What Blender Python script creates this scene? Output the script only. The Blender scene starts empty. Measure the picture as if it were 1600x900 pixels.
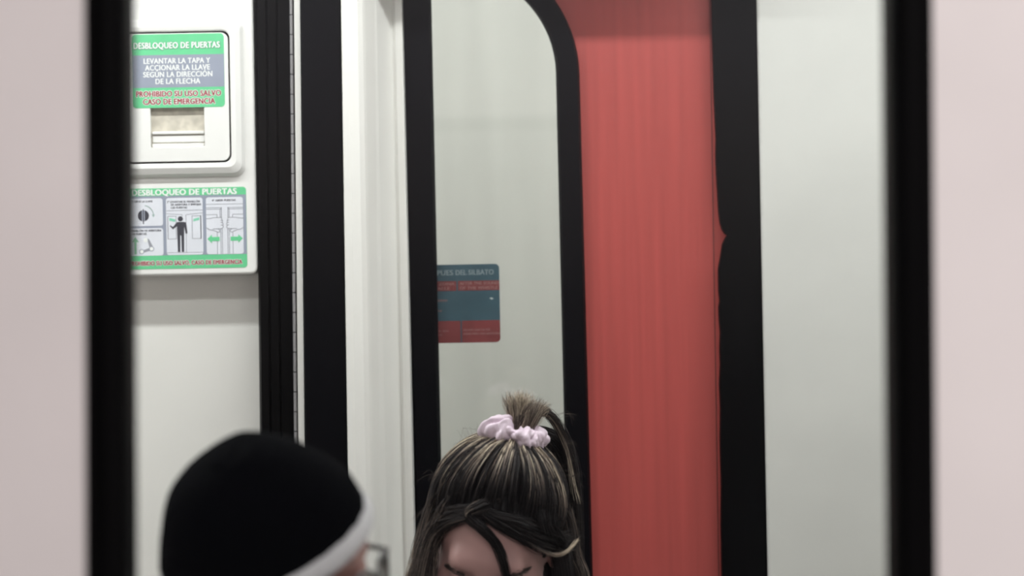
import bpy, bmesh, math, random
import numpy as np
from mathutils import Vector, Matrix

SC = bpy.context.scene
COL = SC.collection
random.seed(7)
RNG = np.random.default_rng(11)
R = math.radians

# ------------------------------------------------------------------ camera, light, exposure
FPX = 3850.0                       # focal length in pixels of a 1600-wide frame
CAM = np.array([0.0, 0.0, 1.70])
ROLL = R(1.05)                     # camera held slightly tilted
UPV = np.array([math.sin(ROLL), 0.0, math.cos(ROLL)])
RTV = np.array([math.cos(ROLL), 0.0, -math.sin(ROLL)])
cd = bpy.data.cameras.new('camera')
cd.sensor_width = 36.0
cd.lens = 36.0 * FPX / 1600.0
cd.clip_start = 0.05
cd.dof.use_dof = True
cd.dof.focus_distance = 3.30
cd.dof.aperture_fstop = 3.2
cam = bpy.data.objects.new('camera', cd)
COL.objects.link(cam)
mw = Matrix(((RTV[0], UPV[0], 0, CAM[0]), (RTV[1], UPV[1], -1, CAM[1]), (RTV[2], UPV[2], 0, CAM[2]), (0, 0, 0, 1)))
cam.matrix_world = mw
SC.camera = cam

vs = SC.view_settings
vs.view_transform = 'Standard'
vs.look = 'None'
vs.gamma = 1.0
vs.exposure = 0.0
vs.use_curve_mapping = False

w = bpy.data.worlds.new('station_dark')
SC.world = w
w.use_nodes = True
w.node_tree.nodes['Background'].inputs[0].default_value = (0.5, 0.48, 0.5, 1)
w.node_tree.nodes['Background'].inputs[1].default_value = 0.03

def area(name, loc, sx, sy, power, color, rot=(0, 0, 0)):
    l = bpy.data.lights.new(name, 'AREA')
    l.shape = 'RECTANGLE'; l.size = sx; l.size_y = sy
    l.energy = power; l.color = color
    o = bpy.data.objects.new(name, l)
    o.location = loc; o.rotation_euler = rot
    COL.objects.link(o)
    return o
# two rows of ceiling tubes inside the car, and the platform lighting outside
area('car_tube_row_near_doors', (0, 3.15, 2.43), 4.2, 0.04, 29.5, (0.965, 1.0, 0.985))
area('car_tube_row_aisle', (0, 2.75, 2.43), 4.2, 0.05, 12.5, (0.965, 1.0, 0.985))
area('platform_lamp', (0.9, -0.3, 3.1), 2.2, 0.5, 96, (1.0, 0.955, 0.945), (R(14), 0, 0))
area('far_track_lamp', (0.1, 3.98, 3.1), 2.4, 0.3, 72, (0.98, 1.0, 0.97), (R(-22), 0, 0))  # added unseen lamp, brightens the wall behind the door glass

# ------------------------------------------------------------------ helpers
def U(px, py, d):
    """photo pixel at distance d in front of the camera -> world point"""
    u = (px - 800.0) / FPX; v = (450.0 - py) / FPX
    return CAM + d * (np.array([0, 1.0, 0]) + u * RTV + v * UPV)

def node_mat(name, color, rough=0.5, metal=0.0, noise=0.0, nscale=20.0, bump=0.0, bscale=200.0, spec=0.5, stretch=None, coat=0.0):
    m = bpy.data.materials.new(name)
    m.use_nodes = True
    nt = m.node_tree
    b = nt.nodes['Principled BSDF']
    b.inputs['Roughness'].default_value = rough
    b.inputs['Metallic'].default_value = metal
    b.inputs['Specular IOR Level'].default_value = spec
    b.inputs['Coat Weight'].default_value = coat
    tc = nt.nodes.new('ShaderNodeTexCoord')
    mp = nt.nodes.new('ShaderNodeMapping')
    if stretch: mp.inputs['Scale'].default_value = stretch
    nt.links.new(tc.outputs['Object'], mp.inputs['Vector'])
    n = nt.nodes.new('ShaderNodeTexNoise')
    n.inputs['Scale'].default_value = nscale
    n.inputs['Detail'].default_value = 5
    nt.links.new(mp.outputs['Vector'], n.inputs['Vector'])
    rp = nt.nodes.new('ShaderNodeValToRGB')
    c = np.array(color)
    rp.color_ramp.elements[0].position = 0.3
    rp.color_ramp.elements[1].position = 0.7
    rp.color_ramp.elements[0].color = (*np.clip(c * (1 - noise), 0, 1), 1)
    rp.color_ramp.elements[1].color = (*np.clip(c * (1 + noise), 0, 1), 1)
    nt.links.new(n.outputs['Fac'], rp.inputs['Fac'])
    nt.links.new(rp.outputs['Color'], b.inputs['Base Color'])
    if bump > 0:
        n2 = nt.nodes.new('ShaderNodeTexNoise')
        n2.inputs['Scale'].default_value = bscale
        nt.links.new(mp.outputs['Vector'], n2.inputs['Vector'])
        bp = nt.nodes.new('ShaderNodeBump')
        bp.inputs['Strength'].default_value = bump
        bp.inputs['Distance'].default_value = 0.002
        nt.links.new(n2.outputs['Fac'], bp.inputs['Height'])
        nt.links.new(bp.outputs['Normal'], b.inputs['Normal'])
    return m

def glass_mat(name, tint, base=0.05, rough=0.03):
    """pane: clear transmission with a mirror reflection that grows at grazing angles"""
    m = bpy.data.materials.new(name)
    m.use_nodes = True
    nt = m.node_tree
    nt.nodes.remove(nt.nodes['Principled BSDF'])
    out = nt.nodes['Material Output']
    tr = nt.nodes.new('ShaderNodeBsdfTransparent'); tr.inputs['Color'].default_value = (*tint, 1)
    gl = nt.nodes.new('ShaderNodeBsdfGlossy'); gl.inputs['Roughness'].default_value = rough
    lw = nt.nodes.new('ShaderNodeLayerWeight'); lw.inputs['Blend'].default_value = 0.5
    pw = nt.nodes.new('ShaderNodeMath'); pw.operation = 'POWER'; pw.inputs[1].default_value = 4
    ma = nt.nodes.new('ShaderNodeMath'); ma.operation = 'MULTIPLY_ADD'; ma.inputs[1].default_value = 0.8; ma.inputs[2].default_value = base
    ma.use_clamp = True
    mx = nt.nodes.new('ShaderNodeMixShader')
    nt.links.new(lw.outputs['Facing'], pw.inputs[0]); nt.links.new(pw.outputs[0], ma.inputs[0])
    nt.links.new(ma.outputs[0], mx.inputs[0]); nt.links.new(tr.outputs[0], mx.inputs[1]); nt.links.new(gl.outputs[0], mx.inputs[2])
    nt.links.new(mx.outputs[0], out.inputs['Surface'])
    return m

M = {}
M['pinkwhite'] = node_mat('exterior_paint', (0.80, 0.735, 0.722), 0.55, noise=0.03, nscale=6)
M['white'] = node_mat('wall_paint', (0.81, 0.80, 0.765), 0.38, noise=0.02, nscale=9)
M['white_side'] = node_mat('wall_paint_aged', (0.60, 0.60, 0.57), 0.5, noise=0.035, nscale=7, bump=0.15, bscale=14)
M['box'] = node_mat('box_plastic', (0.83, 0.825, 0.80), 0.35, noise=0.015, nscale=12)
M['lid_dirt'] = node_mat('dirty_plastic', (0.60, 0.555, 0.47), 0.6, noise=0.18, nscale=90)  # mottled beige, darker than the lid plastic
M['rubber'] = node_mat('black_rubber', (0.0022, 0.002, 0.0022), 0.55, noise=0.3, nscale=60, stretch=(6, 6, 0.08), spec=0.04)
M['rubber_blue'] = node_mat('black_gasket_rubber', (0.0022, 0.0022, 0.0034), 0.5, noise=0.2, nscale=60, stretch=(6, 6, 0.08), spec=0.04)
M['seal'] = node_mat('torn_rubber', (0.002, 0.002, 0.0024), 0.55, noise=0.4, nscale=60, stretch=(5, 5, 0.15), spec=0.04)
M['hinge'] = node_mat('hinge_steel', (0.33, 0.32, 0.33), 0.45, metal=0.3, noise=0.1)
M['gap'] = node_mat('dark_gap', (0.01, 0.01, 0.01), 0.8)
M['red'] = node_mat('door_red', (0.405, 0.066, 0.058), 0.42, noise=0.10, nscale=20, stretch=(5, 5, 0.12))
M['pocket'] = node_mat('far_wall_paint', (0.68, 0.68, 0.645), 0.5, noise=0.05, nscale=14, stretch=(2.2, 1, 0.15))
M['floor'] = node_mat('car_floor', (0.22, 0.22, 0.21), 0.6, noise=0.2, nscale=120)
M['ceiling'] = node_mat('car_ceiling', (0.75, 0.75, 0.73), 0.5)
M['platform'] = node_mat('platform_stone', (0.30, 0.29, 0.28), 0.6, noise=0.1)
M['tile'] = node_mat('station_tile', (0.80, 0.80, 0.87), 0.4, noise=0.03)
M['dado'] = node_mat('station_dado', (0.008, 0.008, 0.01), 0.7, spec=0.03)  # made-up dark wall foot, keeps the lower window reflection black
M['glass'] = glass_mat('window_glass', (0.985, 0.985, 0.985), 0.068, 0.13)
M['glass_door'] = glass_mat('door_glass', (0.95, 0.96, 0.95), 0.05)
M['green'] = node_mat('label_green', (0.14, 0.60, 0.29), 0.4, noise=0.04, nscale=60)
M['slate'] = node_mat('label_slate', (0.30, 0.33, 0.41), 0.4, noise=0.03, nscale=60)
M['panelwhite'] = node_mat('label_panel', (0.74, 0.76, 0.82), 0.4, noise=0.03, nscale=40)
M['txtwhite'] = node_mat('label_white', (0.86, 0.88, 0.86), 0.4)
M['txtred'] = node_mat('label_red', (0.33, 0.03, 0.045), 0.45)
M['ink'] = node_mat('label_ink', (0.045, 0.045, 0.06), 0.5)
M['grey'] = node_mat('label_grey', (0.24, 0.25, 0.29), 0.5)
M['teal'] = node_mat('sticker_blue', (0.055, 0.115, 0.155), 0.5, noise=0.12, nscale=40)
M['stred'] = node_mat('sticker_red', (0.26, 0.05, 0.055), 0.5, noise=0.12, nscale=40)
M['sttext'] = node_mat('sticker_text', (0.30, 0.36, 0.40), 0.5)
M['stpink'] = node_mat('sticker_pale_red', (0.40, 0.20, 0.20), 0.5)
M['chip'] = node_mat('sticker_chip', (0.70, 0.74, 0.76), 0.5)
M['skin'] = node_mat('skin', (0.385, 0.225, 0.21), 0.5, noise=0.05, nscale=25, bump=0.05, bscale=500)
M['skin_dark'] = node_mat('skin_ruddy', (0.27, 0.14, 0.12), 0.5, noise=0.06, nscale=25)
M['eye'] = node_mat('eye_white', (0.75, 0.72, 0.70), 0.2)
M['brow'] = node_mat('brow_hair', (0.035, 0.022, 0.02), 0.6)
M['satin'] = node_mat('lilac_satin', (0.70, 0.575, 0.665), 0.30, noise=0.03, nscale=40, spec=0.6)
M['coat'] = node_mat('dark_wool', (0.03, 0.03, 0.036), 0.85, noise=0.2, nscale=80)
M['jacket'] = node_mat('navy_cloth', (0.012, 0.014, 0.022), 0.85, noise=0.2, nscale=80)
M['trousers'] = node_mat('dark_denim', (0.02, 0.024, 0.04), 0.85, noise=0.2, nscale=90)
M['shoe'] = node_mat('black_leather', (0.015, 0.015, 0.015), 0.4)
M['knit'] = node_mat('black_knit', (0.0012, 0.0013, 0.0022), 0.95, noise=0.2, nscale=150, bump=0.4, bscale=300, spec=0.02)
M['brim'] = node_mat('pale_knit', (0.53, 0.53, 0.54), 0.95, noise=0.06, nscale=150, bump=0.4, bscale=300, spec=0.1)
M['frame'] = node_mat('spectacle_frame', (0.02, 0.016, 0.016), 0.35)
M['lens'] = glass_mat('spectacle_lens', (0.93, 0.92, 0.90), 0.05)

def hair_mat():
    m = bpy.data.materials.new('streaked_hair')
    m.use_nodes = True
    nt = m.node_tree
    b = nt.nodes['Principled BSDF']
    a = nt.nodes.new('ShaderNodeAttribute'); a.attribute_name = 'tint'
    rp = nt.nodes.new('ShaderNodeValToRGB')
    e = rp.color_ramp.elements
    e[0].position = 0.0; e[0].color = (0.006, 0.0053, 0.0064, 1)
    e[1].position = 1.0; e[1].color = (0.86, 0.74, 0.57, 1)
    x = e.new(0.35); x.color = (0.040, 0.033, 0.033, 1)
    x = e.new(0.65); x.color = (0.25, 0.195, 0.160, 1)
    nt.links.new(a.outputs['Fac'], rp.inputs['Fac'])
    nt.links.new(rp.outputs['Color'], b.inputs['Base Color'])
    b.inputs['Roughness'].default_value = 0.42
    b.inputs['Specular IOR Level'].default_value = 0.16
    return m
M['hair'] = hair_mat()

def link_mesh(name, me, mat=None, parent=None, smooth=False):
    o = bpy.data.objects.new(name, me)
    COL.objects.link(o)
    if mat is not None: me.materials.append(M[mat] if isinstance(mat, str) else mat)
    if smooth: me.polygons.foreach_set('use_smooth', [True] * len(me.polygons))
    if parent is not None:
        o.parent = parent
        o.matrix_parent_inverse = parent_inverse(parent)
    return o

def parent_inverse(p):
    # only the Empties of whole things are moved off the origin
    return Matrix.Translation(p.location).inverted() if p.type == 'EMPTY' else Matrix.Identity(4)

def empty(name, loc):
    o = bpy.data.objects.new(name, None)
    COL.objects.link(o)
    o.location = loc
    o.empty_display_size = 0.1
    return o

def tag(o, label=None, cat=None, kind=None, group=None):
    if label: o['label'] = label
    if cat: o['category'] = cat
    if kind: o['kind'] = kind
    if group: o['group'] = group
    return o

def from_bm(name, bm, mat, parent=None, smooth=False, bevel=0.0, seg=2):
    bmesh.ops.recalc_face_normals(bm, faces=bm.faces)
    me = bpy.data.meshes.new(name)
    bm.to_mesh(me); bm.free()
    o = link_mesh(name, me, mat, parent, smooth)
    if bevel > 0:
        md = o.modifiers.new('edge', 'BEVEL')
        md.width = bevel; md.segments = seg; md.limit_method = 'ANGLE'; md.angle_limit = R(40)
    return o

def extrude_poly(bm, pts, y0, y1):
    """pts: (x, z) outline; solid between y0 (front) and y1 (back)"""
    a = [bm.verts.new((p[0], y0, p[1])) for p in pts]
    b = [bm.verts.new((p[0], y1, p[1])) for p in pts]
    n = len(pts)
    bm.faces.new(a)
    bm.faces.new(b[::-1])
    for i in range(n):
        j = (i + 1) % n
        bm.faces.new((a[i], b[i], b[j], a[j]))

def plate_with_hole(bm, outer, hole, y0, y1):
    lo = []
    edges = []
    for L in (outer, hole):
        v = [bm.verts.new((p[0], y0, p[1])) for p in L]
        e = [bm.edges.new((v[i], v[(i + 1) % len(v)])) for i in range(len(v))]
        lo.append(v); edges += e
    r = bmesh.ops.triangle_fill(bm, use_beauty=True, use_dissolve=False, edges=edges)
    fs = [g for g in r['geom'] if isinstance(g, bmesh.types.BMFace)]
    ex = bmesh.ops.extrude_face_region(bm, geom=fs)
    vv = [g for g in ex['geom'] if isinstance(g, bmesh.types.BMVert)]
    bmesh.ops.translate(bm, verts=vv, vec=(0, y1 - y0, 0))

ZC = 2.46                                         # car ceiling height
def edge_line(p0, p9, d):
    """a nearly upright edge seen at px p0 in the top row and p9 in the bottom row -> x as a function of z"""
    a = U(p0, 0, d); b = U(p9, 900, d)
    k = (b[0] - a[0]) / (b[2] - a[2])
    return lambda z: a[0] + k * (z - a[2])

def strip(bm, L, Rr, d, th, z0=0.0, z1=ZC):
    l = edge_line(*L, d); r = edge_line(*Rr, d)
    extrude_poly(bm, [(l(z0), z0), (r(z0), z0), (r(z1), z1), (l(z1), z1)], d, d + th)

def rrect(x0, x1, z0, z1, rad, n=6, radii=None):
    rr = radii or (rad,) * 4                       # bl, br, tr, tl
    pts = []
    for (cx, cz, a0, r) in ((x0 + rr[0], z0 + rr[0], 180, rr[0]), (x1 - rr[1], z0 + rr[1], 270, rr[1]),
                            (x1 - rr[2], z1 - rr[2], 0, rr[2]), (x0 + rr[3], z1 - rr[3], 90, rr[3])):
        for i in range(n + 1):
            a = R(a0 + 90 * i / n)
            pts.append((cx + r * math.cos(a), cz + r * math.sin(a)))
    return pts

# ------------------------------------------------------------------ room shell
def box_obj(name, x0, x1, y0, y1, z0, z1, mat, kind='structure'):
    bm = bmesh.new()
    extrude_poly(bm, [(x0, z0), (x1, z0), (x1, z1), (x0, z1)], y0, y1)
    return tag(from_bm(name, bm, mat), kind=kind)

DF = 1.90                                         # outer skin of the near side of the car
box_obj('floor', -2.3, 2.3, DF, 3.80, -0.10, 0.0, 'floor')
box_obj('ceiling', -2.3, 2.3, DF, 3.80, ZC, ZC + 0.06, 'ceiling')
box_obj('wall_end_left', -2.36, -2.3, DF, 3.95, -0.1, ZC, 'white')
box_obj('wall_end_right', 2.3, 2.36, DF, 3.95, -0.1, ZC, 'white')
box_obj('wall_far_track', -3.5, 3.5, 4.75, 4.85, -0.1, 3.4, 'pocket')
box_obj('floor_platform', -3.5, 3.5, -3.1, 1.80, -0.10, 0.0, 'platform')
box_obj('ceiling_platform', -3.5, 3.5, -3.1, 1.80, 3.25, 3.35, 'tile')
M['band'] = node_mat('station_band', (0.52, 0.50, 0.50), 0.6, spec=0.1)  # made-up bands, toned in steps so the window's reflected haze fades downward
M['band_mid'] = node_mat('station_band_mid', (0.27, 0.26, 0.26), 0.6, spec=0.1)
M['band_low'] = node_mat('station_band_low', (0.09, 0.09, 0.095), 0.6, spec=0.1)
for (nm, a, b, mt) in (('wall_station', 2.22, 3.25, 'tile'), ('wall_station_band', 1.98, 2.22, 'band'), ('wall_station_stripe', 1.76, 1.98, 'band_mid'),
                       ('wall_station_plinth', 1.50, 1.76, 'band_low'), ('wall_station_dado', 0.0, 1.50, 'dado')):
    box_obj(nm, -3.5, 3.5, -3.2, -3.1, a, b, mt)  # unseen wall, its bands below the tile shaped for the reflection in window_1

# near side of the car: painted panel with a window opening, black gasket, glass
gl0 = edge_line(134, 136, DF); gl1 = edge_line(196, 200, DF)
gr0 = edge_line(1392, 1400, DF); gr1 = edge_line(1456, 1463, DF)
def window_loop(l, r, zb, zt, rad, n=7):
    pts = []
    for (cz, sx, a0) in ((zb + rad, -1, 180), (zb + rad, 1, 270), (zt - rad, 1, 0), (zt - rad, -1, 90)):
        for i in range(n + 1):
            a = R(a0 + 90 * i / n)
            z = cz + rad * math.sin(a)
            base = (l(z) + rad) if sx < 0 else (r(z) - rad)
            pts.append((base + rad * math.cos(a), z))
    return pts
mid_l = lambda z: gl0(z) + 0.006
mid_r = lambda z: gr1(z) - 0.006
outer = [(-2.36, -0.10), (2.36, -0.10), (2.36, 2.9), (-2.36, 2.9)]
bm = bmesh.new()
plate_with_hole(bm, outer, window_loop(mid_l, mid_r, 1.03, 2.07, 0.09), DF, DF + 0.06)
tag(from_bm('wall_front', bm, 'pinkwhite'), 'pale pink-white painted outer side of the train around the near window', kind='structure')

def ring_frame(bm, loops, ys):
    """loft closed loops (same count) placed at depths ys into a closed ring"""
    rows = [[bm.verts.new((p[0], y, p[1])) for p in L] for L, y in zip(loops, ys)]
    n = len(loops[0]); m = len(rows)
    for k in range(m):
        A = rows[k]; B = rows[(k + 1) % m]
        for i in range(n):
            j = (i + 1) % n
            bm.faces.new((A[i], A[j], B[j], B[i]))
win = empty('window_1', (0, DF, 1.03))
tag(win, 'near train window with thick black rubber edge', kind='structure')
bm = bmesh.new()
LA = window_loop(gl0, gr1, 1.025, 2.075, 0.09)
LB = window_loop(lambda z: gl0(z) + 0.008, lambda z: gr1(z) - 0.008, 1.033, 2.067, 0.082)
LC = window_loop(lambda z: gl1(z) - 0.007, lambda z: gr0(z) + 0.007, 1.05, 2.05, 0.062)
LD = window_loop(gl1, gr0, 1.057, 2.043, 0.055)
ring_frame(bm, [LA, LB, LC, LD, LD, LA], [DF - 0.003, DF - 0.010, DF - 0.010, DF - 0.003, DF + 0.05, DF + 0.05])
from_bm('window_gasket', bm, 'rubber', win, smooth=True)
bm = bmesh.new()
extrude_poly(bm, window_loop(lambda z: gl1(z) - 0.005, lambda z: gr0(z) + 0.005, 1.052, 2.048, 0.058), DF + 0.018, DF + 0.024)
from_bm('window_glass', bm, 'glass', win)

# far side of the car, from left to right
DB = 3.582
bm = bmesh.new()
r = edge_line(405, 413, DB)
extrude_poly(bm, [(-2.3, 0), (r(0), 0), (r(ZC), ZC), (-2.3, ZC)], DB, DB + 0.2)
tag(from_bm('wall_back_left', bm, 'white'), 'white wall panel under the emergency box', kind='structure')

# black ribbed rubber strip beside the box
t1 = empty('trim_1', (edge_line(425, 432, 3.535)(0), 3.535, 0)); tag(t1, 'wide black ribbed rubber strip beside the emergency box', kind='structure')
bm = bmesh.new()
cols = [(399, 408.5), (402, 411.5), (414, 423.5), (416, 425.5), (418, 427.5), (430, 439.5), (432, 441.5), (434, 443.5), (444, 453.5), (452, 461.5)]
dep = [3.58, 3.535, 3.533, 3.540, 3.533, 3.533, 3.540, 3.533, 3.535, 3.537]
def profile(bm, cols, deps, back, z0=0.0, z1=ZC):
    lo = []; hi = []
    for (c, d) in zip(cols, deps):
        f = edge_line(*c, d)
        lo.append(bm.verts.new((f(z0), d, z0))); hi.append(bm.verts.new((f(z1), d, z1)))
    fl = edge_line(*cols[0], deps[0]); fr = edge_line(*cols[-1], deps[-1])
    for f in (fr, fl):
        lo.append(bm.verts.new((f(z0), back, z0))); hi.append(bm.verts.new((f(z1), back, z1)))
    n = len(lo)
    for i in range(n):
        j = (i + 1) % n
        bm.faces.new((lo[i], lo[j], hi[j], hi[i]))
    bm.faces.new(lo[::-1]); bm.faces.new(hi)
dep[0] = 3.5815
profile(bm, cols, dep, 3.70)
from_bm('rubber_strip', bm, 'rubber', t1)
# piano hinge: a run of grey knuckles with dark joints
bm = bmesh.new()
hf = edge_line(454.6, 464.2, 3.536)
step = 31 * 3.536 / FPX
k = 0
z = 0.02
while z + step < ZC:
    ring = []
    for zz in (z, z + step - 0.0014):
        ring.append([bm.verts.new((hf(zz) + 0.0023 * math.cos(a), 3.537 + 0.004 * math.sin(a), zz)) for a in np.linspace(0, 2 * math.pi, 10, endpoint=False)])
    for i in range(10):
        j = (i + 1) % 10
        bm.faces.new((ring[0][i], ring[0][j], ring[1][j], ring[1][i]))
    bm.faces.new(ring[0][::-1]); bm.faces.new(ring[1])
    z += step
tag(from_bm('piano_hinge', bm, 'hinge', t1), 'thin grey hinge of short knuckles')
bm = bmesh.new(); strip(bm, (452, 461), (459.5, 468), 3.545, 0.15)
from_bm('hinge_gap', bm, 'gap', t1)

bm = bmesh.new()
profile(bm, [(458.5, 467.5), (459.5, 468.5), (468.5, 478), (469.5, 479)], [3.56, 3.530, 3.530, 3.56], 3.70)
tag(from_bm('trim_2', bm, 'white'), 'narrow white upright strip between two black rubber strips', kind='structure')
bm = bmesh.new()
profile(bm, [(469, 478.5), (471, 480.5), (530, 544), (532.5, 546)], [3.56, 3.518, 3.518, 3.55], 3.70)
tag(from_bm('trim_3', bm, 'rubber_blue'), 'flat black rubber strip beside the white door pillar', kind='structure')

bm = bmesh.new()
profile(bm, [(531.5, 545), (533, 546.5), (545, 559), (558, 574), (566, 582), (570, 586), (588, 606), (610, 629), (613, 632), (617, 636), (627.5, 648), (630, 651)],
        [3.56, 3.503, 3.500, 3.501, 3.508, 3.514, 3.550, 3.602, 3.605, 3.600, 3.597, 3.62], 3.70)
tag(from_bm('trim_4', bm, 'white', smooth=False), 'white door pillar with a hollowed side facing the door', kind='structure')

# lintel over the door
bm = bmesh.new()
xl = edge_line(572, 582, 3.47)(2.15); xr = edge_line(1117, 1130, 3.47)(2.15)
extrude_poly(bm, [(xl, 2.186), (xr, 2.186), (xr, ZC), (xl, ZC)], 3.47, 3.70)
tag(from_bm('trim_5', bm, 'white'), 'white lintel above the red door', kind='structure')

# red sliding door with its window
DD = 3.63
door = empty('door_1', (0.1, DD, 0)); tag(door, 'red sliding train door with a tall rounded window', kind='structure')
def gasket_loop(xl0, kl, xr0, kr, rl, rr, top, bottom, d, n=9):
    """px-space outline: left edge x = xl0+kl*y, right edge x = xr0+kr*y"""
    pts = []
    rb = 60 + (rl - 30) * 0.8
    cyl = top + rl; cyr = top + rr
    for i in range(n + 1):                                          # bottom left
        a = R(180 + 90 * i / n); y = bottom - rb - rb * math.sin(a)
        pts.append((xl0 + kl * y + rb + rb * math.cos(a), y))
    for i in range(n + 1):
        a = R(270 + 90 * i / n); y = bottom - rb - rb * math.sin(a)
        pts.append((xr0 + kr * y - rb + rb * math.cos(a), y))
    for i in range(2 * n + 1):
        a = R(90 * i / (2 * n)); y = cyr - rr * math.sin(a)
        pts.append((xr0 + kr * y - rr + rr * math.cos(a), y))
    for i in range(n + 1):
        a = R(90 + 90 * i / n); y = cyl - rl * math.sin(a)
        pts.append((xl0 + kl * y + rl + rl * math.cos(a), y))
    out = []
    for (x, y) in pts:
        p = U(x, y, d); out.append((p[0], p[2]))
    return out
G = dict(d=3.665)
GO = gasket_loop(627, 0.0264, 903, 0.0264, 68, 206, -92, 1560, 3.615)
GO2 = gasket_loop(631, 0.0264, 899, 0.0264, 64, 202, -88, 1556, 3.615)
GI2 = gasket_loop(669, 0.0215, 870, 0.0235, 31, 165, -55, 1520, 3.615)
GI = gasket_loop(673, 0.0215, 866.5, 0.0235, 28, 161, -51, 1516, 3.615)
GM = gasket_loop(640, 0.0264, 890, 0.0264, 55, 190, -79, 1545, 3.63)
bm = bmesh.new()
le = edge_line(600, 618, DD); re = edge_line(1135, 1150, DD)
plate_with_hole(bm, [(le(0.02), 0.02), (re(0.02), 0.02), (re(ZC - 0.05), ZC - 0.05), (le(ZC - 0.05), ZC - 0.05)], GM, DD, DD + 0.03)
from_bm('door_leaf', bm, 'red', door)
bm = bmesh.new()
ring_frame(bm, [GO, GO2, GI2, GI, GI, GO], [3.629, 3.615, 3.614, 3.622, 3.65, 3.65])
gk = from_bm('window_gasket', bm, 'rubber_blue', door)
bm = bmesh.new()
extrude_poly(bm, GI2, 3.632, 3.637)
from_bm('window_glass', bm, 'glass_door', door)
# thin dark seam down the red leaf beside the seal
bm = bmesh.new(); strip(bm, (1108.3, 1122.5), (1109.6, 1123.8), DD - 0.0004, 0.002, 0.3, 2.4)
from_bm('leaf_seam', bm, node_mat('seam_brown', (0.10, 0.025, 0.022), 0.7), door)
# torn black rubber seal on the right of the door
bm = bmesh.new()
le = edge_line(1113, 1129, 3.605); re = edge_line(1183.5, 1201, 3.605)
def zpx(px, py, d=3.605): return U(px, py, d)[2]
pts = [(re(0), 0), (re(ZC), ZC), (le(ZC), ZC)]
tear = [(60, 0), (150, 1), (215, 3), (250, 2), (280, 3), (300, 4), (330, 5), (348, 7), (358, 10), (365, 14), (367, 17), (364, 20), (372, 15), (382, 10), (400, 7), (420, 3),
        (455, 3), (470, 4.5), (480, 2.5), (500, 3), (520, 4.5), (545, 3), (570, 3.5), (600, 1.5), (640, 2.5), (690, 1), (760, 1.5), (820, 0), (900, 0)]
mm = 3.605 / FPX
for (y, dx) in tear:
    zz = zpx(1118, y)
    pts.append((le(zz) + dx * mm, zz))
pts.append((le(0), 0))
extrude_poly(bm, pts, 3.605, 3.70)
tag(from_bm('trim_6', bm, 'seal'), 'black rubber door seal with a torn edge', kind='structure')

bm = bmesh.new()
l = edge_line(1182.5, 1200, 3.60)
extrude_poly(bm, [(l(0), 0), (2.3, 0), (2.3, ZC), (l(ZC), ZC)], 3.60, 3.80)
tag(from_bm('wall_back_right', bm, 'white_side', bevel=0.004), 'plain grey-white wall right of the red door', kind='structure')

# ------------------------------------------------------------------ signs and emergency box
class Frame:
    """flat drawing frame on a wall: photo pixel offsets from an anchor become metres on the plane y = d"""
    def __init__(s, cx, cy, d):
        s.c = U(cx, cy, d); s.cx = cx; s.cy = cy; s.m = d / FPX
    def p(s, x, y): return (s.c[0] + (x - s.cx) * s.m, s.c[2] - (y - s.cy) * s.m)
    def pts(s, L): return [s.p(*q) for q in L]
    def rr(s, x0, x1, y0, y1, r, n=5, radii=None):
        a = s.p(x0, y1); b = s.p(x1, y0)
        return rrect(a[0], b[0], a[1], b[1], r * s.m, n, tuple(q * s.m for q in radii) if radii else None)
    def circ(s, x, y, rad, n=24):
        c = s.p(x, y)
        return [(c[0] + rad * s.m * math.cos(t), c[1] + rad * s.m * math.sin(t)) for t in np.linspace(0, 2 * math.pi, n, endpoint=False)]

def shape(name, polys, y, mat, parent, th=0.00012):
    bm = bmesh.new()
    for P in polys: extrude_poly(bm, P, y, y + th)
    return from_bm(name, bm, mat, parent)

def thick_line(F, pts, wpx):
    """polyline as separate little quads"""
    out = []
    for (a, b) in zip(pts[:-1], pts[1:]):
        a = np.array(a, float); b = np.array(b, float)
        t = (b - a) / max(1e-6, np.linalg.norm(b - a)); n = np.array([-t[1], t[0]]) * wpx / 2
        out.append(F.pts([a + n - t * wpx * .3, b + n + t * wpx * .3, b - n + t * wpx * .3, a - n - t * wpx * .3]))
    return out

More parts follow.
